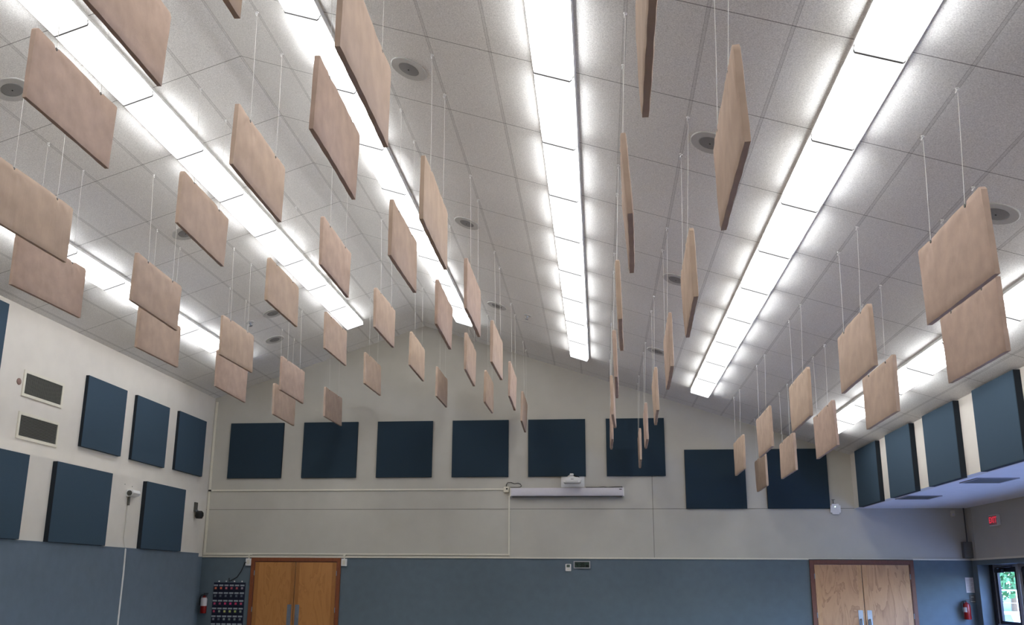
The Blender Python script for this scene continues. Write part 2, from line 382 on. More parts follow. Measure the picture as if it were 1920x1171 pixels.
# ---------------------------------------------------------------- ceiling light rows
HW = .192
def lens_profile(o=0.):
    return [(-.178 - o, -.044), (-.174 - o, -.08 - o), (-.162 - o, -.095 - o), (.162 + o, -.095 - o), (.174 + o, -.08 - o), (.178 + o, -.044)]
def make_light():
    t = thing('ceiling_light', '', 'ceiling light')
    bm = B(); box(bm, -HW, HW, -TL / 2, TL / 2, -.045, .001); obj('housing', bm, M['housing'], t)
    bm = B(); prism(bm, lens_profile(), 'y', -TL / 2 + .003, TL / 2 - .003); obj('lens', bm, M['lens'], t)
    bm = B(); prism(bm, lens_profile(.009), 'y', TL / 2 - .006, TL / 2 + .006); obj('end_plate', bm, M['plate'], t)
    return t
proto = make_light()
rows = [(-6, 'leftmost row'), (-2, 'row just left of the ridge'), (2, 'row just right of the ridge'), (6, 'row above the projector'), (10, 'second row from the right'), (14, 'rightmost row')]
for ri, (c, rl) in enumerate(rows):
    sgn = 1 if c > 0 else -1; x = XR + c * CS
    for j in range(14):
        k = 6 - j
        o = proto if (ri == 0 and j == 0) else dup(proto)
        o.location = (x, Y0 + (k + .5) * TL, ceil_z(x)); o.rotation_euler = (0, SL * sgn, 0)
        if j == 0:      # the cap that closes the far end of the row
            for ch in o.children:
                if ch.name.startswith('end_plate'): ch.scale = (.97, 1, .97); ch.location = (0, 0, 0)
        nm = 'last before the back wall' if j == 0 else ORD[j] + ' from the back wall'
        o['label'] = 'fluorescent light, ' + nm + ' in the ' + rl
        o['group'] = 'ceiling lights in the ' + rl.split(',')[0]

# ---------------------------------------------------------------- hanging tan baffles
BAFFLES = [
    (-4, 0.5, -0.008, 0.004, 1.155, -0.004, 0.009, 0.001), (-4, 2.5, -0.002, 0.007, 1.153, 0.041, 0.02, -0.008), (-4, 4.5, 0.002, 0.008, 1.155, 0.007, -0.013, -0.01),
    (-4, 6.5, 0.005, 0.008, 1.131, 0.019, -0.004, -0.022), (-3, -0.5, 0.0, 0.001, 1.134, -0.0, -0.003, 0.005), (-3, 1.5, 0.01, 0.027, 1.141, 0.038, -0.013, 0.008),
    (-3, 3.5, 0.013, 0.026, 1.133, 0.022, 0.018, -0.017), (-3, 5.5, 0.015, 0.024, 1.129, 0.013, 0.004, -0.014), (-3, 7.5, 0.015, 0.02, 1.123, 0.019, 0.016, -0.022),
    (-1, -1.5, 0.004, 0.013, 1.126, 0.032, 0.019, 0.019), (-1, 0.5, 0.008, 0.01, 1.131, 0.025, -0.02, -0.005), (-1, 2.5, 0.012, 0.021, 1.141, 0.022, -0.007, -0.022),
    (-1, 4.5, 0.017, 0.023, 1.117, 0.015, 0.011, -0.025), (-1, 6.5, 0.01, 0.012, 1.127, 0.011, 0.02, -0.028), (1, -2.5, -0.003, -0.008, 1.134, 0.014, 0.003, 0.031),
    (1, -0.5, -0.002, 0.002, 1.152, 0.012, -0.02, -0.004), (1, 1.5, 0.0, 0.005, 1.148, 0.015, 0.004, -0.005), (1, 3.5, 0.011, 0.015, 1.158, 0.003, 0.02, -0.009),
    (1, 5.5, 0.005, 0.005, 1.126, 0.014, -0.007, -0.002), (1, 7.5, 0.007, 0.006, 1.135, 0.011, 0.011, -0.003), (3, -3.5, -0.002, -0.004, 1.133, 0.012, -0.002, 0.03),
    (3, -1.5, 0.003, 0.012, 1.141, 0.025, 0.009, 0.022), (3, 0.5, -0.006, -0.002, 1.16, 0.009, 0.017, -0.011), (3, 2.5, 0.004, 0.006, 1.151, 0.012, -0.007, 0.005),
    (3, 4.5, 0.002, 0.004, 1.137, 0.018, 0.003, 0.005), (3, 6.5, 0.001, 0.003, 1.135, 0.014, 0.017, 0.01), (4, -2.5, 0.005, -0.001, 1.147, 0.018, 0.015, 0.006),
    (4, -0.5, -0.005, -0.0, 1.156, 0.012, -0.004, -0.011), (4, 1.5, -0.003, 0.005, 1.149, 0.011, 0.01, -0.006), (4, 3.5, 0.003, 0.005, 1.139, 0.002, 0.014, -0.005),
    (4, 5.5, -0.0, 0.001, 1.124, 0.01, -0.008, 0.015), (4, 7.5, -0.001, 0.0, 1.102, 0.01, -0.019, 0.032), (7, -3.5, 0.002, -0.0, 1.134, -0.007, -0.0, -0.019),
    (7, -1.5, -0.028, 0.008, 1.127, -0.041, 0.015, -0.061), (7, 0.5, -0.025, 0.002, 1.122, -0.03, 0.011, -0.033), (7, 2.5, -0.019, 0.003, 1.124, -0.027, -0.009, -0.018),
    (7, 4.5, -0.015, 0.003, 1.112, -0.04, 0.004, -0.022), (7, 6.5, -0.0, 0.0, 1.096, -0.005, -0.002, 0.004), (8, -2.5, -0.023, 0.018, 1.094, -0.043, 0.01, -0.042),
    (8, -0.5, -0.023, 0.009, 1.139, -0.034, 0.004, -0.029), (8, 1.5, -0.008, 0, 1.1, -0.032, 0.008, -0.008), (8, 3.5, -0.01, 0, 1.1, -0.031, 0.008, -0.025),
    (8, 5.5, -0.019, 0.002, 1.09, -0.03, 0.02, -0.01), (8, 7.5, -0.01, 0.001, 1.104, -0.023, -0.009, -0.009), (11, -1.5, -0.011, 0.022, 0.856, -0.025, 0.02, -0.029),
    (11, 0.5, -0.007, 0.013, 0.862, -0.035, 0.001, 0.001), (11, 2.5, -0.006, 0.005, 0.857, -0.034, 0.007, 0.004), (11, 4.5, -0.007, 0.007, 0.849, -0.02, 0.001, -0.009),
    (11, 6.5, -0.006, 0.004, 0.855, -0.021, 0.018, 0.003), (12, -0.5, -0.003, 0.011, 0.86, -0.031, 0.02, -0.023), (12, 1.5, 0.002, 0.002, 0.854, -0.035, 0.013, 0.007),
    (12, 3.5, 0.004, -0.002, 0.848, -0.031, -0.015, -0.011), (12, 5.5, 0.007, -0.006, 0.857, -0.024, -0.006, 0.004), (12, 7.5, 0.004, -0.005, 0.835, -0.019, 0.003, -0.014),
]
BW, BH, BT = 1.2192, .6096, .05
def baffle_mesh(seed, side):
    """soft fabric wrapped board hanging from two pinch points; origin at the middle of its top edge"""
    rnd = random.Random(seed); NU, NV = 44, 22
    p = [rnd.uniform(0, 6.28) for _ in range(6)]; cr = [rnd.uniform(.008, .02), rnd.uniform(.02, .05)]
    dip = [rnd.uniform(.008, .02), rnd.uniform(.012, .028)]
    if seed % 2: cr.reverse()
    def us(i):
        a = i / NU; return -BW / 2 + BW * (a + .12 * math.sin(4 * PI * a) / (4 * PI) * -1)
    def top(u):
        z = 0.004 * math.sin(5 * u + p[0])
        for s, d in zip((-1, 1), dip):
            z -= d * math.exp(-((u - s * .335) / .028) ** 2)
            e = BW / 2 - s * u; r = cr[0] if s < 0 else cr[1]
            if e < r: z -= (r - math.sqrt(max(0, r * r - (r - e) ** 2))) * .8
        return z
    bm = B(); F = []
    for f in (1, -1):
        grid = []
        for i in range(NU + 1):
            u = us(i); zt = top(u); col = []
            for j in range(NV + 1):
                v = j / NV; z = zt + (-BH - zt) * v
                d = min(u + BW / 2, BW / 2 - u, zt - z, z + BH)
                h = BT / 2 * (.72 + .28 * min(1, d / .03) ** .6)
                for s in (-1, 1):           # gathers below the pinch points
                    r = math.hypot(u - s * .335, z)
                    h += .005 * math.exp(-(r / .18) ** 2) * math.sin(math.atan2(u - s * .335, -z + .01) * 9 + p[1])
                    h -= .009 * math.exp(-(r / .03) ** 2)
                h += .0016 * math.sin(9 * u + 14 * z + p[2]) * math.sin(7 * z + p[3]) + .0012 * math.sin(26 * u - 5 * z + p[4])
                sw = .006 * math.sin(2.2 * u + p[5]) * (z / BH)
                col.append(bm.verts.new((f * h + sw, u, z)))
            grid.append(col)
        for i in range(NU):
            for j in range(NV):
                q = (grid[i][j], grid[i + 1][j], grid[i + 1][j + 1], grid[i][j + 1]); bm.faces.new(q if f > 0 else q[::-1])
        F.append(grid)
    def rim(g): return [g[i][0] for i in range(NU + 1)] + [g[NU][j] for j in range(1, NV + 1)] + [g[i][NV] for i in range(NU - 1, -1, -1)] + [g[0][j] for j in range(NV - 1, 0, -1)]
    A, Bq = rim(F[0]), rim(F[1])
    for i in range(len(A)): bm.faces.new((A[i], Bq[i], Bq[(i + 1) % len(A)], A[(i + 1) % len(A)]))
    return bm
bmeshes = []
for s in range(7):
    o = obj('fabric_panel', baffle_mesh(s, 1), M[('tan', 'tan2', 'tan3')[s % 3]], smooth=False)
    smooth_by_angle(o.data, 38); bmeshes.append(o.data); bpy.data.objects.remove(o)
def hook_mesh():
    bm = B(); lathe(bm, [(.015, 0), (.015, -.004), (.008, -.009), (0, -.009)], 12)
    tube(bm, [(0, math.sin(a) * .014, -.022 + math.cos(a) * .014) for a in [i * .55 for i in range(10)]], .0032, 6); return bm
ho = obj('ceiling_hook', hook_mesh(), M['white'], smooth=True); HOOK = ho.data; bpy.data.objects.remove(ho)
def grom_mesh():
    bm = B(); lathe(bm, [(.012, -.003), (.014, 0), (.012, .003), (.005, .003), (.005, -.003)], 14, 'x'); return bm
ho = obj('grommet', grom_mesh(), M['grey_metal'], smooth=True); GROM = ho.data; bpy.data.objects.remove(ho)
def link(name, data, parent, loc, rot=(0, 0, 0)):
    o = bpy.data.objects.new(name, data); COL.objects.link(o); o.parent = parent; o.location = loc; o.rotation_euler = rot; return o
colnames = {-4: 'first', -3: 'second', -1: 'third', 1: 'fourth', 3: 'fifth', 4: 'sixth', 7: 'seventh', 8: 'eighth', 11: 'ninth', 12: 'tenth'}
where = {-4: 'the leftmost row', -3: 'the second row from the left', -1: 'the row just left of the ridge', 1: 'the row just right of the ridge',
         3: 'the fifth row from the left', 4: 'the sixth row from the left', 7: 'the fourth row from the right', 8: 'the third row from the right', 11: 'the second row from the right', 12: 'the rightmost row'}
rest = {}
for b in BAFFLES: rest.setdefault(b[0], []).append(b[1])
for bi, (n, k, dx, dy, s, yaw, pit, tilt) in enumerate(BAFFLES):
    side = 1 if n < 5 else -1
    x = XR + n * CS; y = Y0 + k * TL; zc = ceil_z(x)
    order = sorted(rest[n], reverse=True); i = order.index(k)
    nm = ['closest to the back wall', 'second from the back wall', 'third from the back wall', 'fourth from the back wall', 'fifth from the back wall', 'sixth from the back wall'][i]
    t = thing('hanging_baffle', 'tan hanging baffle, %s in %s' % (nm, where[n]), 'hanging baffle', (x + dx, y + dy, zc - s), group='tan sound baffles hanging from the ceiling')
    R = Euler((pit, tilt, yaw))
    link('fabric_panel', bmeshes[(bi * 5 + 2) % 7], t, (0, 0, 0), R)
    Rm = R.to_matrix()
    for e in (-1, 1):
        a = Rm @ Vector((side * BT * .35, e * .335, -.022))
        link('grommet', GROM, t, a, R)
        hk = Vector((-dx, e * .335 - dy, 0)); hk.z = ceil_z(x) - (zc - s)
        bm = B(); tube(bm, [a, a * .5 + (hk + Vector((0, 0, -.03))) * .5 + Vector((.002, 0, 0)), hk + Vector((0, 0, -.03))], .0021, 6)
        obj('hanging_cord', bm, M['cord'], t)
        link('ceiling_hook', HOOK, t, hk, (0, SL if n > 0 else -SL, 0))
# ---------------------------------------------------------------- ceiling speakers, sprinklers
def on_ceiling(x): return ceil_z(x), (0, SL if x > XR else -SL, 0)
sp0 = None
for x, y, lab in [(-1.77, 7.30, 'nearest one right of the ridge'), (-1.76, 11.0, 'middle one of three right of the ridge'), (-1.77, 14.69, 'furthest one right of the ridge, beside a sprinkler'),
                  (1.075, 7.28, 'nearest one between the two right-hand light rows'), (1.078, 10.93, 'middle one between the two right-hand light rows'), (1.065, 14.58, 'furthest one between the two right-hand light rows'),
                  (3.465, 7.28, 'at the right picture edge'), (-5.87, 7.23, 'nearest one left of the ridge, at the left picture edge'),
                  (-5.85, 10.95, 'behind a baffle in the second row from the left'), (-5.95, 14.61, 'third one on the left slope, partly behind a baffle'), (-6.38, 15.85, 'furthest one on the left slope')]:
    z, r = on_ceiling(x)
    if sp0 is None:
        t = sp0 = thing('ceiling_speaker', '', 'ceiling speaker')
        bm = B(); lathe(bm, [(.185, .001), (.185, -.006), (.178, -.011), (.105, -.008), (.105, .001)], 40); obj('ring', bm, M['speaker_ring'], t, smooth=True)
        bm = B(); lathe(bm, [(.104, -.003), (.1, -.010), (.04, -.013), (0, -.013)], 36); obj('grille', bm, M['speaker_grille'], t, smooth=True)
        bm = B(); lathe(bm, [(.008, -.012), (.008, -.017), (0, -.018)], 12); obj('centre_screw', bm, M['black'], t, smooth=True)
    else: t = dup(sp0)
    t.location = (x, y, z); t.rotation_euler = r
    t['label'] = 'round ceiling speaker, ' + lab; t['group'] = 'round speakers in the ceiling'
sk0 = None
for x, y, lab in [(-1.21, 14.72, 'right of the ridge beside the furthest speaker'), (-6.40, 14.66, 'on the left slope above the second row of baffles')]:
    z, r = on_ceiling(x)
    if sk0 is None:
        t = sk0 = thing('fire_sprinkler', '', 'sprinkler')
        bm = B(); lathe(bm, [(.07, .001), (.068, -.008), (.03, -.014), (0, -.014)], 28); obj('escutcheon', bm, M['speaker_ring'], t, smooth=True)
        bm = B(); lathe(bm, [(.016, -.012), (.014, -.05), (.005, -.055), (.005, -.07), (.034, -.074), (.034, -.078), (0, -.08)], 18); obj('sprinkler_head', bm, M['steel'], t, smooth=True)
    else: t = dup(sk0)
    t.location = (x, y, z); t.rotation_euler = r
    t['label'] = 'small ceiling fire sprinkler ' + lab; t['group'] = 'ceiling sprinklers'

# ---------------------------------------------------------------- left wall fittings
def grille(y, z, lab, vertical):
    t = thing('wall_grille', lab, 'air grille', (XL, y, z), group='air grilles on the left wall')
    w, h, f = .98, .40, .045
    bm = B()
    for a in ((-w / 2, w / 2, -h / 2, -h / 2 + f), (-w / 2, w / 2, h / 2 - f, h / 2), (-w / 2, -w / 2 + f, -h / 2 + f, h / 2 - f), (w / 2 - f, w / 2, -h / 2 + f, h / 2 - f)):
        box(bm, 0, .018, a[0], a[1], a[2], a[3])
    obj('frame', bm, M['trim'], t)
    boxo('backing', (0, .002, -w / 2 + f, w / 2 - f, -h / 2 + f, h / 2 - f), M['black'], t)
    bm = B()
    if vertical:
        n = 34
        for i in range(n):
            yy = -w / 2 + f + (w - 2 * f) * (i + .5) / n; box(bm, .003, .012, yy - .008, yy + .008, -h / 2 + f, h / 2 - f)
    else:
        n = 14
        for i in range(n):
            zz = -h / 2 + f + (h - 2 * f) * (i + .5) / n; prism(bm, [(.003, zz + .009), (.005, zz + .011), (.014, zz - .004), (.012, zz - .006)], 'y', -w / 2 + f, w / 2 - f)
    obj('louvres', bm, M['grey_metal'], t)
    return t
grille(12.08, 2.85 + ZB, 'upper air grille on the left wall, with fine vertical slats', True)
grille(12.08, 2.215 + ZB, 'lower air grille on the left wall, with horizontal louvres', False)
bm = B(); lathe(bm, [(.05, 0), (.05, .006), (.042, .01), (0, .01)], 24, 'x')
tag(obj('round_cover_plate', bm, mat('brown_cover_plate', (128, 104, 96), .6, noise=.05, nscale=40), loc=(XL, 11.51, 2.845 + ZB), smooth=True), 'small round brown cover plate left of the upper grille', 'cover plate')

t = thing('beam_sensor', 'white sensor box with a pipe stub high on the white band, long cable below', 'sensor', (-8.15, 14.2, 1.46 + ZB))
bm = B(); prism(bm, [(0, -.05), (.02, -.065), (.1, -.05), (.14, 0), (.12, .05), (.02, .06), (0, .055)], 'y', -.11, .13); obj('body', bm, M['white'], t, smooth=True)
bm = B(); lathe(bm, [(.045, -.125), (.045, -.105)], 20, 'y', (.07, 0, -.005)); lathe(bm, [(.028, -.14), (.03, -.12)], 16, 'y', (.07, 0, -.005)); obj('lens_ring', bm, M['grey_metal'], t, smooth=True)
bm = B(); lathe(bm, [(.02, -.21), (.02, -.05)], 14, 'z', (.03, -.04, 0)); obj('pipe_stub', bm, M['grey_metal'], t, smooth=True)
bm = B(); y0 = 14.16
tube(bm, [(-8.14, 14.165, 1.26 + ZB), (-8.135, 14.17, .95 + ZB), (-8.14, 14.15, .7 + ZB), (-8.135, 14.19, .58 + ZB), (-8.1, 14.18, .5 + ZB)], .006, 8)
tag(obj('thin_cable', bm, M['cord']), 'thin white cable hanging from the white sensor down to the blue wall edge', 'cable')
bm = B(); tube(bm, [(-8.1, 14.18, .51 + ZB), (-8.098, 14.19, .1 + ZB), (-8.1, 14.185, -.6 + ZB), (-8.1, 14.185, -1.6 + ZB)], .014, 10)
tag(obj('white_conduit', bm, M['white'], smooth=True), 'white conduit running down the blue lower left wall', 'conduit')
for i, (y, z) in enumerate(((14.03, 1.60), (14.27, 1.585))):
    bm = B(); lathe(bm, [(.008, 0), (.008, .006), (0, .008)], 10, 'x')
    tag(obj('screw', bm, M['black'], loc=(-8.152, y, z + ZB)), 'dark screw above the white sensor, ' + ('left one' if i == 0 else 'right one'), 'screw', 'screws above the white sensor')

t = thing('wall_speaker', 'small dark speaker on a grey bracket at the end of the left white band', 'speaker', (-8.15, 16.7, 1.36 + ZB))
boxo('bracket', (0, .03, -.05, .07, -.02, .17), M['grey_metal'], t, bev=.003)
boxo('mounting_arm', (.02, .07, -.0, .03, -.02, .02), M['steel'], t)
bm = B(); lathe(bm, [(0, -.1), (.06, -.095), (.085, -.04), (.08, .02), (.05, .055), (0, .06)], 22, 'z', (.11, 0, -.06)); obj('speaker_body', bm, M['black'], t, smooth=True)

# ---------------------------------------------------------------- raceways on the back wall
def raceway(pts, lab, name='cable_raceway', w=.032):
    bm = B()
    for (x0, z0), (x1, z1) in zip(pts, pts[1:]):
        a, b = min(x0, x1), max(x0, x1); c, d = min(z0, z1), max(z0, z1)
        first = (x0, z0) == pts[0]
        if abs(x1 - x0) > abs(z1 - z0):
            if not first: a, b = (a + w, b) if x1 > x0 else (a, b - w)
            c = d = z0
        else:
            if not first: c, d = (c + w, d) if z1 > z0 else (c, d - w)
            a = b = x1
        box(bm, a - w / 2, b + w / 2, D - .022, D - .0003, c - w / 2 + ZB, d + w / 2 + ZB)
    tag(obj(name, bm, M['trim']), lab, 'raceway')
raceway([(XL + .05, 3.86), (XL + .05, 1.925)], 'cream vertical raceway in the left corner above the black joint', w=.045)
raceway([(XL + .05, 1.88), (XL + .05, .545), (-7.42, .545)], 'cream raceway from the black joint down and along to the left doors', w=.045)
raceway([(XL + .1, 1.905), (-1.99, 1.915)], 'long cream raceway across the back wall towards the junction box', w=.034)
raceway([(-7.38, .55), (-1.868, .55), (-1.868, 1.75)], 'cream raceway from above the left doors, turning up to the screen case')
bm = B(); box(bm, XL + .025, XL + .09, D - .03, D, 1.885 + ZB, 1.92 + ZB, bev=.004)
tag(obj('raceway_joint', bm, M['black']), 'small black joint where two cream raceways meet in the corner', 'joint')
boxes = []
for x, lab in ((-7.46, 'left double door, with a black cable'), (-5.365, 'upper right corner of the left double door')):
    t = thing('junction_box', 'small white junction box at the ' + lab, 'junction box', (x, D, .375 + ZB), group='boxes beside the left doors')
    boxo('box_body', (-.06, .06, -.05, 0, -.075, .075), M['white'], t, bev=.006)
    boxo('outlet', (-.03, .03, -.054, -.048, -.045, .045), M['trim'], t, bev=.002)
    bm = B(); prism(bm, [(-.03, .16), (.03, .16), (.012, .12), (.012, .07), (-.012, .07), (-.012, .12)], 'y', -.03, 0); obj('entry_fitting', bm, M['trim'], t)
bm = B(); tube(bm, [(-7.5, D - .05, .37 + ZB), (-7.53, D - .06, .36 + ZB), (-7.56, D - .03, .30 + ZB), (-7.62, D - .012, .18 + ZB), (-7.7, D - .012, .06 + ZB), (-7.82, D - .012, -.01 + ZB), (-7.86, D - .03, -.03 + ZB), (-7.86, D - .04, .04 + ZB)], .008, 8)
tag(obj('black_cable', bm, M['cord_black'], smooth=True), 'black cable drooping from the white box to the pocket organiser', 'cable')

# ---------------------------------------------------------------- double doors
def double_door(name, x0, x1, wd, fr, lab, bright):
    t = tag(bpy.data.objects.new(name, None), lab, 'door', kind='structure'); COL.objects.link(t); t.location = ((x0 + x1) / 2, D, 0)
    w = (x1 - x0) / 2; zt = ZT - .012; f = .075
    bm = B()
    box(bm, -w, -w + f, -.04, 0, 0, zt, bev=.004); box(bm, w - f, w, -.04, 0, 0, zt, bev=.004); box(bm, -w + f, w - f, -.04, 0, zt - f, zt, bev=.004)
    obj('door_frame', bm, M[fr], t)
    bm = B(); box(bm, -w + f, -w + f + .012, -.03, 0, 0, zt - f - .012); box(bm, w - f - .012, w - f, -.03, 0, 0, zt - f - .012); box(bm, -w + f, w - f, -.03, 0, zt - f - .012, zt - f)
    obj('door_stop', bm, M['woodframe2'], t)
    for s in (-1, 1):
        a, b = (-w + f + .016, -.006) if s < 0 else (.006, w - f - .016)
        lf = boxo('door_leaf', (a, b, -.022, 0, .01, zt - f - .016), M[wd], t, bev=.002)
        st = (b - .085, b - .003) if s < 0 else (a + .003, a + .085)
        boxo('edge_band', (st[0], st[1], -.0235, -.02, .02, zt - f - .02), M[wd + 'band'], lf)
        if s < 0:boxo('edge_band', (a + .003, a + .09, -.0235, -.02, .02, zt - f - .02), M[wd + 'band'], lf)
        else: boxo('edge_band', (b - .09, b - .003, -.0235, -.02, .02, zt - f - .02), M[wd + 'band'], lf)
        cx = s * .085
        pl = boxo('push_plate', (cx - .045, cx + .045, -.03, -.0236, .72, 1.205), M['steel'], lf, bev=.004)
        bm = B()
        if bright: tube(bm, [(cx, -.028, 1.03), (cx, -.075, 1.02), (cx, -.09, .98), (cx, -.09, .8), (cx, -.075, .76), (cx, -.028, .75)], .017, 10)
        else: lathe(bm, [(.016, -.045), (.018, -.03)], 14, 'y', (cx, 0, .955))
        obj('pull_handle' if bright else 'lock_cylinder', bm, M['steel'], pl, smooth=True)
        bm = B(); hx = (-w + f + .008) if s < 0 else (w - f - .008)
        for z in (.3, 1.1, 1.85): lathe(bm, [(.009, z - .05), (.009, z + .05)], 10, 'z', (hx, -.032, 0))
        obj('hinge', bm, M['steel'], lf, smooth=True)
M['wood1band'] = wood('honey_veneer_band', (168, 114, 62), (122, 76, 36), 3, .2, 7.7)
M['wood2band'] = wood('pale_birch_band', (196, 154, 112), (142, 94, 60), 3, .25, 8.7)
double_door('door_1', -7.4, -5.435, 'wood1', 'woodframe1', 'honey-coloured wooden double door in a reddish frame, left end of the back wall', False)
double_door('door_2', 4.165, 6.155, 'wood2', 'woodframe2', 'pale figured wooden double door in a dark frame, right end of the back wall', True)

# ---------------------------------------------------------------- fire extinguishers
def extinguisher(x, zc, lab, h=.4, label_full=True):
    t = thing('fire_extinguisher', lab, 'fire extinguisher', (x, D - .099, zc - h / 2), group='fire extinguishers')
    r = .065
    bm = B(); lathe(bm, [(r * .9, 0), (r, .012), (r, h * .68), (r * .8, h * .77), (r * .35, h * .82), (r * .3, h * .86), (0, h * .86)], 26); obj('cylinder_body', bm, M['red'], t, smooth=True)
    bm = B()
    if label_full: lathe(bm, [(r + .002, h * .36), (r + .002, h * .69), (r * .82, h * .765)], 26)
    else: lathe(bm, [(r + .002, h * .36), (r + .002, h * .6)], 26)
    if not label_full:
        bmesh.ops.delete(bm, geom=[v for v in bm.verts if v.co.x > -.01 and v.co.z >= 0], context='VERTS')
    obj('paper_label', bm, M['paper'], t, smooth=True)
    bm = B(); lathe(bm, [(.018, h * .84), (.018, h * .92), (.01, h * .93)], 14); box(bm, -.015, .085, -.012, .012, h * .95, h * .985, bev=.003); box(bm, -.02, .075, -.012, .012, h * .89, h * .915, bev=.003); obj('valve_handle', bm, M['black'], t)
    bm = B(); tube(bm, [(-.015, 0, h * .9), (-.07, -.0, h * .88), (-.09, -.005, h * .75), (-.088, -.005, h * .5), (-.08, -.01, h * .38)], .01, 8); obj('hose', bm, M['black'], t, smooth=True)
    bm = B(); box(bm, -.02, .02, .05, .1, h * .2, h * .9); obj('wall_bracket', bm, M['steel'], t)
extinguisher(-8.37 + .02, -.48 + ZB, 'red fire extinguisher with white label, left of the pocket organiser', .42, True)
extinguisher(7.04, -.455 + ZB, 'dark red fire extinguisher in the far right corner under the paper notice', .38, False)

# ---------------------------------------------------------------- hanging pocket organiser
t = thing('pocket_organiser', 'navy hanging pocket chart with rows of clear-topped pockets, beside the left door', 'pocket organiser', (-7.85, D, 0))
OW, ztop, rp = .70, -.055 + ZB, .159
M['navy_cloth'] = mat('navy_nylon', (24, 30, 52), .8, noise=.1, nscale=80)
M['lip'] = mat('clear_pocket_lip', (150, 158, 166), .35, noise=.1, nscale=60)
boxo('backing', (-OW / 2, OW / 2, -.012, -.002, ztop - 6.15 * rp, ztop), M['navy_cloth'], t)
chip = [[(214, 120, 90), (222, 112, 84), (196, 112, 124), (170, 80, 90), (168, 84, 92), (150, 140, 150)], [(90, 100, 112)] * 6,
        [(176, 66, 104), (140, 70, 100), (206, 60, 110), (204, 60, 120), (210, 60, 100), (190, 80, 110)], [(180, 70, 100), (140, 150, 140), (190, 190, 120), (170, 180, 110), (160, 176, 100), (130, 140, 130)],
        [(130, 130, 140), (90, 96, 110), (140, 150, 150), (120, 132, 130), (120, 130, 130), (110, 120, 124)], [(100, 110, 120)] * 6]
cm = {}
for r_ in range(6):
    for c_ in range(6):
        x = -OW / 2 + OW * (c_ + .5) / 6; z = ztop - .03 - rp * r_
        bm = B(); prism(bm, [(-.012, z - .02), (-.03, z - .035), (-.034, z - .13), (-.012, z - .142)], 'x', x - .048, x + .048)
        pk = obj('pocket', bm, M['navy_cloth'], t)
        boxo('clear_lip', (x - .047, x + .047, -.034, -.028, z - .045, z - .012), M['lip'], pk, bev=.002)
        col = chip[r_][c_]
        if col not in cm: cm[col] = mat('number_tag_%d' % len(cm), col, .6, noise=.05, nscale=60)
        boxo('number_tag', (x - .022, x + .022, -.0375, -.033, z - .108, z - .064), cm[col], pk)
for x in (-.24, -.08, .1, .27):
    bm = B(); lathe(bm, [(.014, -.016), (.016, -.008), (.014, 0)], 14, 'y', (x, 0, ztop + .025)); obj('hanging_hook', bm, M['white'], t, smooth=True)

# ---------------------------------------------------------------- projection screen case and projector
t = thing('projection_screen', 'long white retracted projection screen case on the back wall', 'projection screen', (-.65, D + .001, 1.83 + ZB))
bm = B(); prism(bm, [(0, -.09), (-.1, -.09), (-.13, -.075), (-.14, -.04), (-.14, .055), (-.12, .088), (0, .095)], 'x', -1.175, 1.16); obj('screen_case', bm, M['screen_case'], t, smooth=True)
bm = B(); box(bm, -1.15, 1.14, -.115, -.075, -.105, -.088, bev=.006); obj('weight_bar', bm, M['grey_metal'], t)
boxo('end_cap', (-1.195, -1.175, -.145, 0, -.095, .098), M['trim'], t, bev=.008); boxo('end_cap', (1.16, 1.18, -.145, 0, -.095, .098), M['white'], t, bev=.008)
boxo('maker_badge', (1.08, 1.135, -.1425, -.138, .045, .06), M['black'], t)
t = thing('short_throw_projector', 'white short-throw projector on a wall plate above the screen case', 'projector', (-.53, D, 2.06 + ZB))
boxo('wall_plate', (-.245, .245, -.02, 0, -.125, .12), M['white'], t, bev=.006)
boxo('mounting_arm', (-.05, .03, -.42, -.02, .085, .12), M['white'], t, bev=.008)
bm = B(); prism(bm, [(-.17, -.07), (.16, -.07), (.185, -.02), (.175, .02), (.13, .045), (-.13, .045), (-.18, .015), (-.185, -.03)], 'y', -.44, -.14)
bmesh.ops.bevel(bm, geom=bm.edges[:], offset=.012, segments=2, affect='EDGES'); pb = obj('projector_body', bm, M['white'], t, smooth=True)
boxo('vent_strip', (-.14, .12, -.443, -.438, -.065, -.03), M['housing'], pb, bev=.002)
boxo('badge', (-.03, .03, -.4445, -.438, -.005, .005), M['grey_metal'], pb)
bm = B(); lathe(bm, [(.07, .045), (.085, .06), (.05, .085), (.02, .1), (0, .1)], 20, 'z', (-.03, -.33, 0)); obj('ceiling_joint', bm, M['white'], t, smooth=True)
bm = B(); tube(bm, [(.02, -.3, .1), (.06, -.33, .075), (.1, -.36, .06), (.13, -.38, .05), (.15, -.38, .02)], .013, 8); tube(bm, [(.02, -.28, .09), (.09, -.3, .07), (.12, -.3, .045)], .012, 8); obj('black_leads', bm, M['cord_black'], t, smooth=True)
t = thing('junction_box', 'white square junction box at the left end of the screen case', 'junction box', (-1.93, D, 1.895 + ZB))
boxo('box_body', (-.055, .055, -.05, 0, -.06, .06), M['trim'], t, bev=.006); boxo('socket', (-.005, .03, -.056, -.048, .0, .03), M['black'], t, bev=.002)
bm = B(); tube(bm, [(-1.93, D - .03, 1.96 + ZB), (-1.93, D - .03, 2.0 + ZB), (-1.9, D - .02, 2.045 + ZB), (-1.83, D - .02, 2.045 + ZB), (-1.76, D - .02, 2.02 + ZB), (-1.68, D - .02, 2.03 + ZB), (-1.63, D - .02, 2.01 + ZB), (-1.61, D - .02, 1.97 + ZB), (-1.64, D - .03, 1.945 + ZB), (-1.7, D - .05, 1.94 + ZB), (-1.85, D - .05, 1.94 + ZB)], .0075, 8)
tag(obj('looped_cable', bm, M['cord_black'], smooth=True), 'looped dark cable above the left end of the screen case', 'cable')
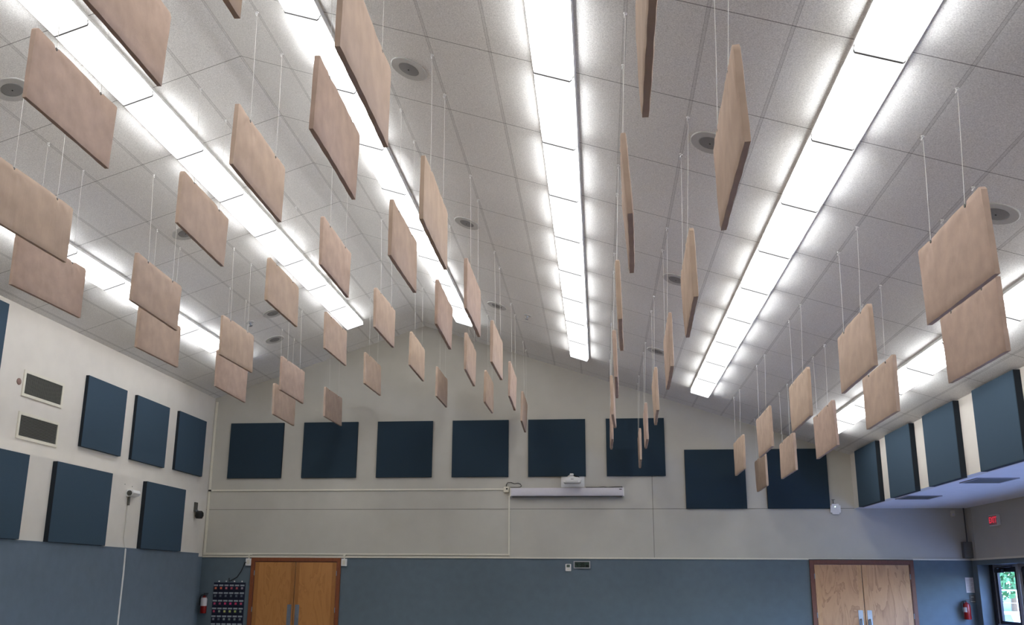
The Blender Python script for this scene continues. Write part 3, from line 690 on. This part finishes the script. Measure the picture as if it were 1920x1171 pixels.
for x0, x1 in ((-1.3, -1.2), (.0, .1), (.33, .52)):
    pass
bm = B(); tube(bm, [(-.26, D - .03, 1.935 + ZB), (0, D - .03, 1.932 + ZB), (.1, D - .03, 1.94 + ZB), (.2, D - .03, 1.932 + ZB), (.36, D - .03, 1.94 + ZB), (.5, D - .03, 1.94 + ZB)], .008, 8)
tag(obj('black_cable', bm, M['cord_black'], smooth=True), 'black cable lying on top of the screen case, right of the projector', 'cable')

# ---------------------------------------------------------------- thermostat, clock, access point
t = thing('thermostat', 'small white wall thermostat left of the digital clock', 'thermostat', (-.64, D + .001, .295 + ZB))
boxo('thermostat_body', (-.058, .058, -.03, 0, -.072, .072), M['white'], t, bev=.006)
boxo('display', (-.034, .034, -.0325, -.029, .005, .06), M['lcd'], t)
boxo('button', (-.03, .03, -.033, -.029, -.045, -.025), M['trim'], t)
t = thing('digital_clock', 'rectangular digital wall clock in a silver frame showing 4:36', 'clock', (-.36, D, .352 + ZB))
bm = B()
for a in ((-.17, .17, .056, .074), (-.17, .17, -.074, -.056), (-.17, -.15, -.056, .056), (.15, .17, -.056, .056)): box(bm, a[0], a[1], -.03, 0, a[2], a[3])
obj('clock_frame', bm, M['alu'], t)
scr = boxo('display', (-.15, .15, -.02, -.002, -.056, .056), mat('clock_dark_lcd', (48, 66, 58), .3, noise=.08, nscale=30), t)
SEG = {'4': 'bcfg', '3': 'abcdg', '6': 'acdefg'}
def digit(bm, ch, x, w, h):
    th = .011
    S = {'a': (x, x + w, h / 2 - th, h / 2), 'd': (x, x + w, -h / 2, -h / 2 + th), 'g': (x, x + w, -th / 2, th / 2), 'f': (x, x + th, 0, h / 2), 'b': (x + w - th, x + w, 0, h / 2), 'e': (x, x + th, -h / 2, 0), 'c': (x + w - th, x + w, -h / 2, 0)}
    for s in SEG[ch]: a = S[s]; box(bm, a[0], a[1], -.0235, -.02, a[2], a[3])
for ch, x in (('4', -.125), ('3', -.05), ('6', .008)):
    bm = B(); digit(bm, ch, x, .046, .088); obj('digit', bm, M['lcd_digit'], scr)
bm = B(); box(bm, -.068, -.06, -.0235, -.02, .012, .022); box(bm, -.068, -.06, -.0235, -.02, -.022, -.012); obj('colon', bm, M['lcd_digit'], scr)
bm = B(); box(bm, .075, .135, -.0235, -.02, -.05, .0); obj('date_field', bm, M['lcd_digit'], scr)
t = thing('wireless_access_point', 'white rounded wireless access point with a lit green light on the back wall', 'access point', (4.75, D, 1.475 + ZB))
bm = B(); box(bm, -.1, .1, -.045, -.01, -.105, .105)
bmesh.ops.bevel(bm, geom=[e for e in bm.edges if abs(e.verts[0].co.y - e.verts[1].co.y) > .01], offset=.032, segments=5, affect='EDGES'); obj('access_point_body', bm, M['white'], t, smooth=True)
bm = B(); box(bm, -.05, .03, -.012, 0, -.09, .115); box(bm, -.035, -.02, -.02, -.004, .1, .19); box(bm, -.055, .005, -.02, -.004, .185, .195); obj('mounting_bracket', bm, M['electrical'], t)
bm = B(); lathe(bm, [(.009, -.049), (.009, -.044)], 12, 'y', (-.005, 0, .045)); obj('status_light', bm, M['led'], t)

# ---------------------------------------------------------------- aisle corner
bm = B(); tube(bm, [(7.215, D - .018, .8 + ZB), (7.215, D - .018, ZS)], .013, 8)
tag(obj('grey_conduit', bm, M['electrical'], smooth=True), 'thin grey conduit dropping to the box in the far right corner', 'conduit')
t = thing('electrical_box', 'grey electrical box in the far right corner under the conduit', 'electrical box', (7.2, D, .67 + ZB))
boxo('enclosure', (-.1, .065, -.12, 0, -.155, .155), M['electrical'], t, bev=.004); boxo('cover', (-.092, .057, -.127, -.118, -.147, .147), mat('enclosure_cover', (112, 112, 110), .5, noise=.05, nscale=30), t, bev=.002)
t = thing('motion_detector', 'small white motion detector near the far right corner under the low ceiling', 'detector', (7.0, D, 1.38 + ZB))
bm = B(); prism(bm, [(0, -.06), (-.03, -.055), (-.055, 0), (-.05, .06), (0, .065)], 'x', -.035, .035); obj('detector_body', bm, M['trim'], t, smooth=True)
boxo('detector_lens', (-.02, .02, -.058, -.045, -.04, .0), M['paper'], t)
t = thing('paper_notice', 'white paper notice taped to the dark wall above the right fire extinguisher', 'notice', (7.17, D, .0 + ZB))
bm = B(); box(bm, -.065, .085, -.006, -.001, -.145, .145); obj('sheet', bm, M['paper'], t)
bm = B()
for i in range(9): box(bm, -.05, .07 - .02 * (i % 3), -.0068, -.006, .1 - i * .026, .104 - i * .026)
obj('printed_lines', bm, M['grey_metal'], t)
t = thing('switch_plate', 'dark switch plate with pale marks below the paper notice', 'switch', (7.2, D, -.26 + ZB))
boxo('plate', (-.05, .05, -.012, 0, -.075, .075), M['electrical'], t, bev=.003)
bm = B(); box(bm, -.025, .025, -.016, -.011, .03, .042); box(bm, -.04, .04, -.016, -.011, -.055, -.047); obj('toggle', bm, M['trim'], t)
t = thing('exit_sign', 'red lit EXIT sign on the aisle wall under the low ceiling', 'exit sign', (XA, 16.74, 1.165 + ZB))
boxo('sign_housing', (-.06, 0, -.17, .17, -.1, .1), M['white'], t, bev=.006)
fc = boxo('sign_face', (-.064, -.058, -.15, .15, -.082, .082), mat('exit_face_panel', (196, 120, 124), .5, noise=.03, nscale=20), t)
cu = bpy.data.curves.new('exit_text', 'FONT'); cu.body = 'EXIT'; cu.size = .15; cu.extrude = .001; cu.align_x = 'CENTER'; cu.align_y = 'CENTER'; cu.offset = .004
tmp = bpy.data.objects.new('tmp', cu); COL.objects.link(tmp); bpy.context.view_layer.update()
me = bpy.data.meshes.new_from_object(tmp); bpy.data.objects.remove(tmp)
me.materials.clear(); me.materials.append(M['exit_face'])
lt = bpy.data.objects.new('lettering', me); COL.objects.link(lt); lt.parent = fc; lt.location = (-.0655, 0, 0); lt.rotation_euler = (PI / 2, 0, -PI / 2)
vent0 = None
for (y, x, lab) in ((15.68, 5.56, 'far'), (13.12, 5.66, 'near')):
    t = thing('ceiling_vent', 'dark rectangular air vent in the low aisle ceiling, %s one' % ('further' if lab == 'far' else 'nearer'), 'air vent', (x, y, ZS), group='air vents in the aisle ceiling')
    w, l = .58, .62
    bm = B()
    for a in ((-w / 2, w / 2, -l / 2, -l / 2 + .03), (-w / 2, w / 2, l / 2 - .03, l / 2), (-w / 2, -w / 2 + .03, -l / 2 + .03, l / 2 - .03), (w / 2 - .03, w / 2, -l / 2 + .03, l / 2 - .03)): box(bm, a[0], a[1], a[2], a[3], -.012, 0)
    obj('frame', bm, mat('vent_frame_' + lab, (140, 140, 148), .5, noise=.04, nscale=20), t)
    boxo('backing', (-w / 2 + .03, w / 2 - .03, -l / 2 + .03, l / 2 - .03, -.002, 0), M['black'], t)
    bm = B()
    for i in range(14):
        yy = -l / 2 + .03 + (l - .06) * (i + .5) / 14; prism(bm, [(yy - .016, -.003), (yy - .013, -.002), (yy + .016, -.010), (yy + .013, -.011)], 'x', -w / 2 + .03, w / 2 - .03)
    obj('louvres', bm, M['grey_metal'], t)
bm = B(); lathe(bm, [(.02, 0), (.02, -.012), (.012, -.02), (0, -.02)], 14)
tag(obj('ceiling_sensor', bm, M['grey_metal'], loc=(6.1, 12.75, ZS), smooth=True), 'tiny dark sensor beside the nearer vent in the aisle ceiling', 'sensor')

# ---------------------------------------------------------------- glazed entrance
XG = 7.53
def glazed(name, y0, y1, lab, door=False):
    t = tag(bpy.data.objects.new(name, None), lab, 'door' if door else 'window', kind='structure'); COL.objects.link(t); t.location = (XG, (y0 + y1) / 2, 0)
    w = (y1 - y0) / 2; zt = ZT - .1; f = .05; s = .09
    bm = B(); box(bm, -.03, .03, -w, -w + f, 0, zt); box(bm, -.03, .03, w - f, w, 0, zt); box(bm, -.03, .03, -w + f, w - f, zt - f, zt); box(bm, -.03, .03, -w + f, w - f, 0, .03)
    obj('window_frame', bm, M['alu'], t)
    bm = B()
    for (a, b, c, d) in ((-w + f, -w + f + s, .03, zt - f), (w - f - s, w - f, .03, zt - f), (-w + f + s, w - f - s, zt - f - .09, zt - f), (-w + f + s, w - f - s, .03, .28)) + (((-w + f + s, w - f - s, .93, 1.05),) if door else ()):
        box(bm, -.022, .022, a, b, c, d)
    lf = obj('door_leaf' if door else 'sash', bm, M['darkframe'], t)
    bm = B(); box(bm, -.003, .003, -w + f + s, w - f - s, .28, zt - f - .09); obj('glass_pane', bm, M['glass'], lf)
    if door:
        cl = boxo('door_closer', (-.09, -.03, w - f - .42, w - f - .12, zt - f - .1, zt - f - .03), M['darkframe'], t, bev=.006)
        bm = B(); tube(bm, [(-.08, w - f - .3, zt - f - .03), (-.2, w - f - .5, zt - f - .01), (-.04, w - f - .75, zt - f + .01)], .012, 8); obj('closer_arm', bm, M['darkframe'], cl)
        bm = B(); tube(bm, [(-.025, -w + f + .05, .98), (-.08, -w + f + .05, .98), (-.08, w - f - .05, .98), (-.025, w - f - .05, .98)], .014, 8); obj('push_bar', bm, M['steel'], lf, smooth=True)
bm = B(); box(bm, XG - .05, XG + .05, 17.66, YR1, 0, ZT - .1)
struct('trim_7', bm, M['darkframe'], 'dark jamb at the far side of the glazed entrance', 'trim')
glazed('door_3', 16.68, 17.66, 'glazed entrance door with a closer, looking out on trees and a lawn', True)
bm = B(); box(bm, XG - .06, XG + .06, 16.58, 16.68, 0, ZT - .1); struct('trim_8', bm, M['alu'], 'pale mullion between the glazed entrance doors', 'trim')
glazed('door_4', 15.6, 16.58, 'second glazed entrance door, cut by the right picture edge', True)
yy = 15.6; wi = 1
while yy - 1.16 >= YR0 - .01:
    glazed('window_%d' % wi, yy - 1.16, yy, 'tall aisle window outside the right picture edge, number %d counting from the entrance doors' % wi); yy -= 1.16; wi += 1

# ---------------------------------------------------------------- outdoors
bm = B(); box(bm, 7.9, 160, -90, 150, -.2, -.1)
tag(obj('lawn', bm, M['grass']), 'green lawn outside the glazed entrance', 'lawn', kind='structure')
bm = B(); box(bm, 7.9, 11.5, -20, 40, -.1, -.05)
tag(obj('concrete_path', bm, M['path']), 'pale concrete path along the building outside', 'path', kind='structure')
def from_cam(px, py, dist):
    d = CW + CR_ * ((px - PX) / F) - CU * ((py - PY) / F); d = d / math.hypot(d.x, d.y); return Vector((0, 0, ZB)) + d * dist
p = from_cam(1905, 1140, 38)
t = thing('outdoor_table', 'white pedestal table on the lawn seen through the entrance door', 'table', (p.x, p.y, -.1))
bm = B(); lathe(bm, [(0, .76), (.7, .76), (.72, .8), (.7, .84), (0, .85)], 28); obj('tabletop', bm, M['concrete'], t, smooth=True)
bm = B(); lathe(bm, [(.4, 0), (.4, .06), (.14, .14), (.12, .5), (.2, .76)], 20); obj('pedestal', bm, M['concrete'], t, smooth=True)
bm = B(); box(bm, p.x - 8, p.x + 8, p.y - 6, p.y + 6, -.1, -.06); tag(obj('patio_slab', bm, M['concrete']), 'pale patio slab under the white outdoor table', 'patio', kind='structure')
q = from_cam(1905, 1105, 62); dirn = Vector((-.5, .866, 0))
t = thing('chain_link_fence', 'pale low fence across the lawn in front of the trees', 'fence', (q.x, q.y, -.1))
for k in range(-8, 9):
    bm = B(); lathe(bm, [(.04, 0), (.04, 1.5)], 8, 'z', tuple(dirn * (k * 2.6))); obj('fence_post', bm, M['galv'], t)
bm = B(); tube(bm, [dirn * -21 + Vector((0, 0, 1.5)), dirn * 21 + Vector((0, 0, 1.5))], .045, 6); tube(bm, [dirn * -21 + Vector((0, 0, .75)), dirn * 21 + Vector((0, 0, .75))], .02, 6); tube(bm, [dirn * -21 + Vector((0, 0, .1)), dirn * 21 + Vector((0, 0, .1))], .02, 6)
obj('fence_rail', bm, M['galv'], t)
rnd = random.Random(5)
descr = ['tallest leafy tree beyond the fence, directly behind the entrance door', 'rounded leafy tree beyond the fence, left of the tallest', 'leafy tree beyond the fence, right of the tallest', 'leafy tree beyond the fence, furthest right']
for i, (px, dist, h) in enumerate(((1900, 74, 9), (1838, 66, 6.5), (2035, 84, 8), (2190, 76, 7))):
    b = from_cam(px, 1100, dist)
    t = thing('leafy_tree', descr[i], 'tree', (b.x, b.y, -.1), group='trees beyond the fence')
    bm = B(); tube(bm, [(0, 0, 0), (.1, 0, h * .3), (.05, .1, h * .6)], [.3, .24, .12], 10); obj('trunk', bm, M['bark'], t, smooth=True)
    bm = B()
    for j in range(2600):
        a, bb = rnd.uniform(0, 2 * PI), rnd.uniform(-.95, 1); rr = (rnd.random() ** .33)
        cx = Vector((math.cos(a) * math.sqrt(1 - bb * bb), math.sin(a) * math.sqrt(1 - bb * bb), bb)) * rr
        pnt = Vector((cx.x * h * .36, cx.y * h * .36, h * .52 + cx.z * h * .46)) + Vector((math.sin(7 * cx.z), math.cos(5 * cx.x), 0)) * .3
        s = rnd.uniform(.1, .26); q1 = Vector((rnd.gauss(0, 1), rnd.gauss(0, 1), rnd.gauss(0, 1))).normalized(); q2 = q1.orthogonal().normalized(); q3 = q1.cross(q2)
        bm.faces.new([bm.verts.new(pnt + q2 * s), bm.verts.new(pnt + q3 * s * .6), bm.verts.new(pnt - q2 * s), bm.verts.new(pnt - q3 * s * .6)])
    obj('foliage', bm, M['leaf'], t)

# ---------------------------------------------------------------- daylight
w = bpy.data.worlds.new('sky'); C.world = w; w.use_nodes = True; nt = w.node_tree
bg = nt.nodes['Background']; sky = nt.nodes.new('ShaderNodeTexSky'); sky.sky_type = 'NISHITA'; sky.sun_disc = False
sky.sun_elevation = math.radians(38); sky.sun_rotation = math.radians(200); sky.air_density = 1.2; sky.dust_density = 1.5; sky.ozone_density = 1.6
tint = nt.nodes.new('ShaderNodeMix'); tint.data_type = 'RGBA'; tint.blend_type = 'MULTIPLY'; tint.inputs['Factor'].default_value = 1; tint.inputs['B'].default_value = (.76, .86, 1.3, 1)
nt.links.new(sky.outputs[0], tint.inputs['A']); nt.links.new(tint.outputs['Result'], bg.inputs[0]); bg.inputs['Strength'].default_value = SKY
ar = bpy.data.lights.new('window_sky_portal', 'AREA'); ar.shape = 'RECTANGLE'; ar.size = YR1 - YR0; ar.size_y = 2.1; ar.cycles.is_portal = True
ao = bpy.data.objects.new('window_sky_portal', ar); COL.objects.link(ao); ao.location = (7.86, (YR0 + YR1) / 2, 1.05); ao.rotation_euler = (0, PI / 2, 0)

# ---------------------------------------------------------------- camera
cam = bpy.data.cameras.new('camera'); co = bpy.data.objects.new('camera', cam); COL.objects.link(co)
cam.sensor_fit = 'HORIZONTAL'; cam.sensor_width = 36; cam.lens = F / 1920 * 36
cam.shift_x = (960 - PX) / 1920; cam.shift_y = (PY - 585.5) / 1920; cam.clip_end = 400
co.matrix_world = Matrix(((CR_.x, CU.x, -CW.x, 0), (CR_.y, CU.y, -CW.y, 0), (CR_.z, CU.z, -CW.z, ZB), (0, 0, 0, 1)))
C.camera = co
vs = C.view_settings; vs.view_transform = 'Standard'; vs.look = 'None'; vs.gamma = 1; vs.use_curve_mapping = False; vs.exposure = EXPO
C.cycles.use_light_tree = True; C.cycles.max_bounces = 10; C.cycles.diffuse_bounces = 7; C.cycles.use_denoising = True
C.cycles.sample_clamp_indirect = 6
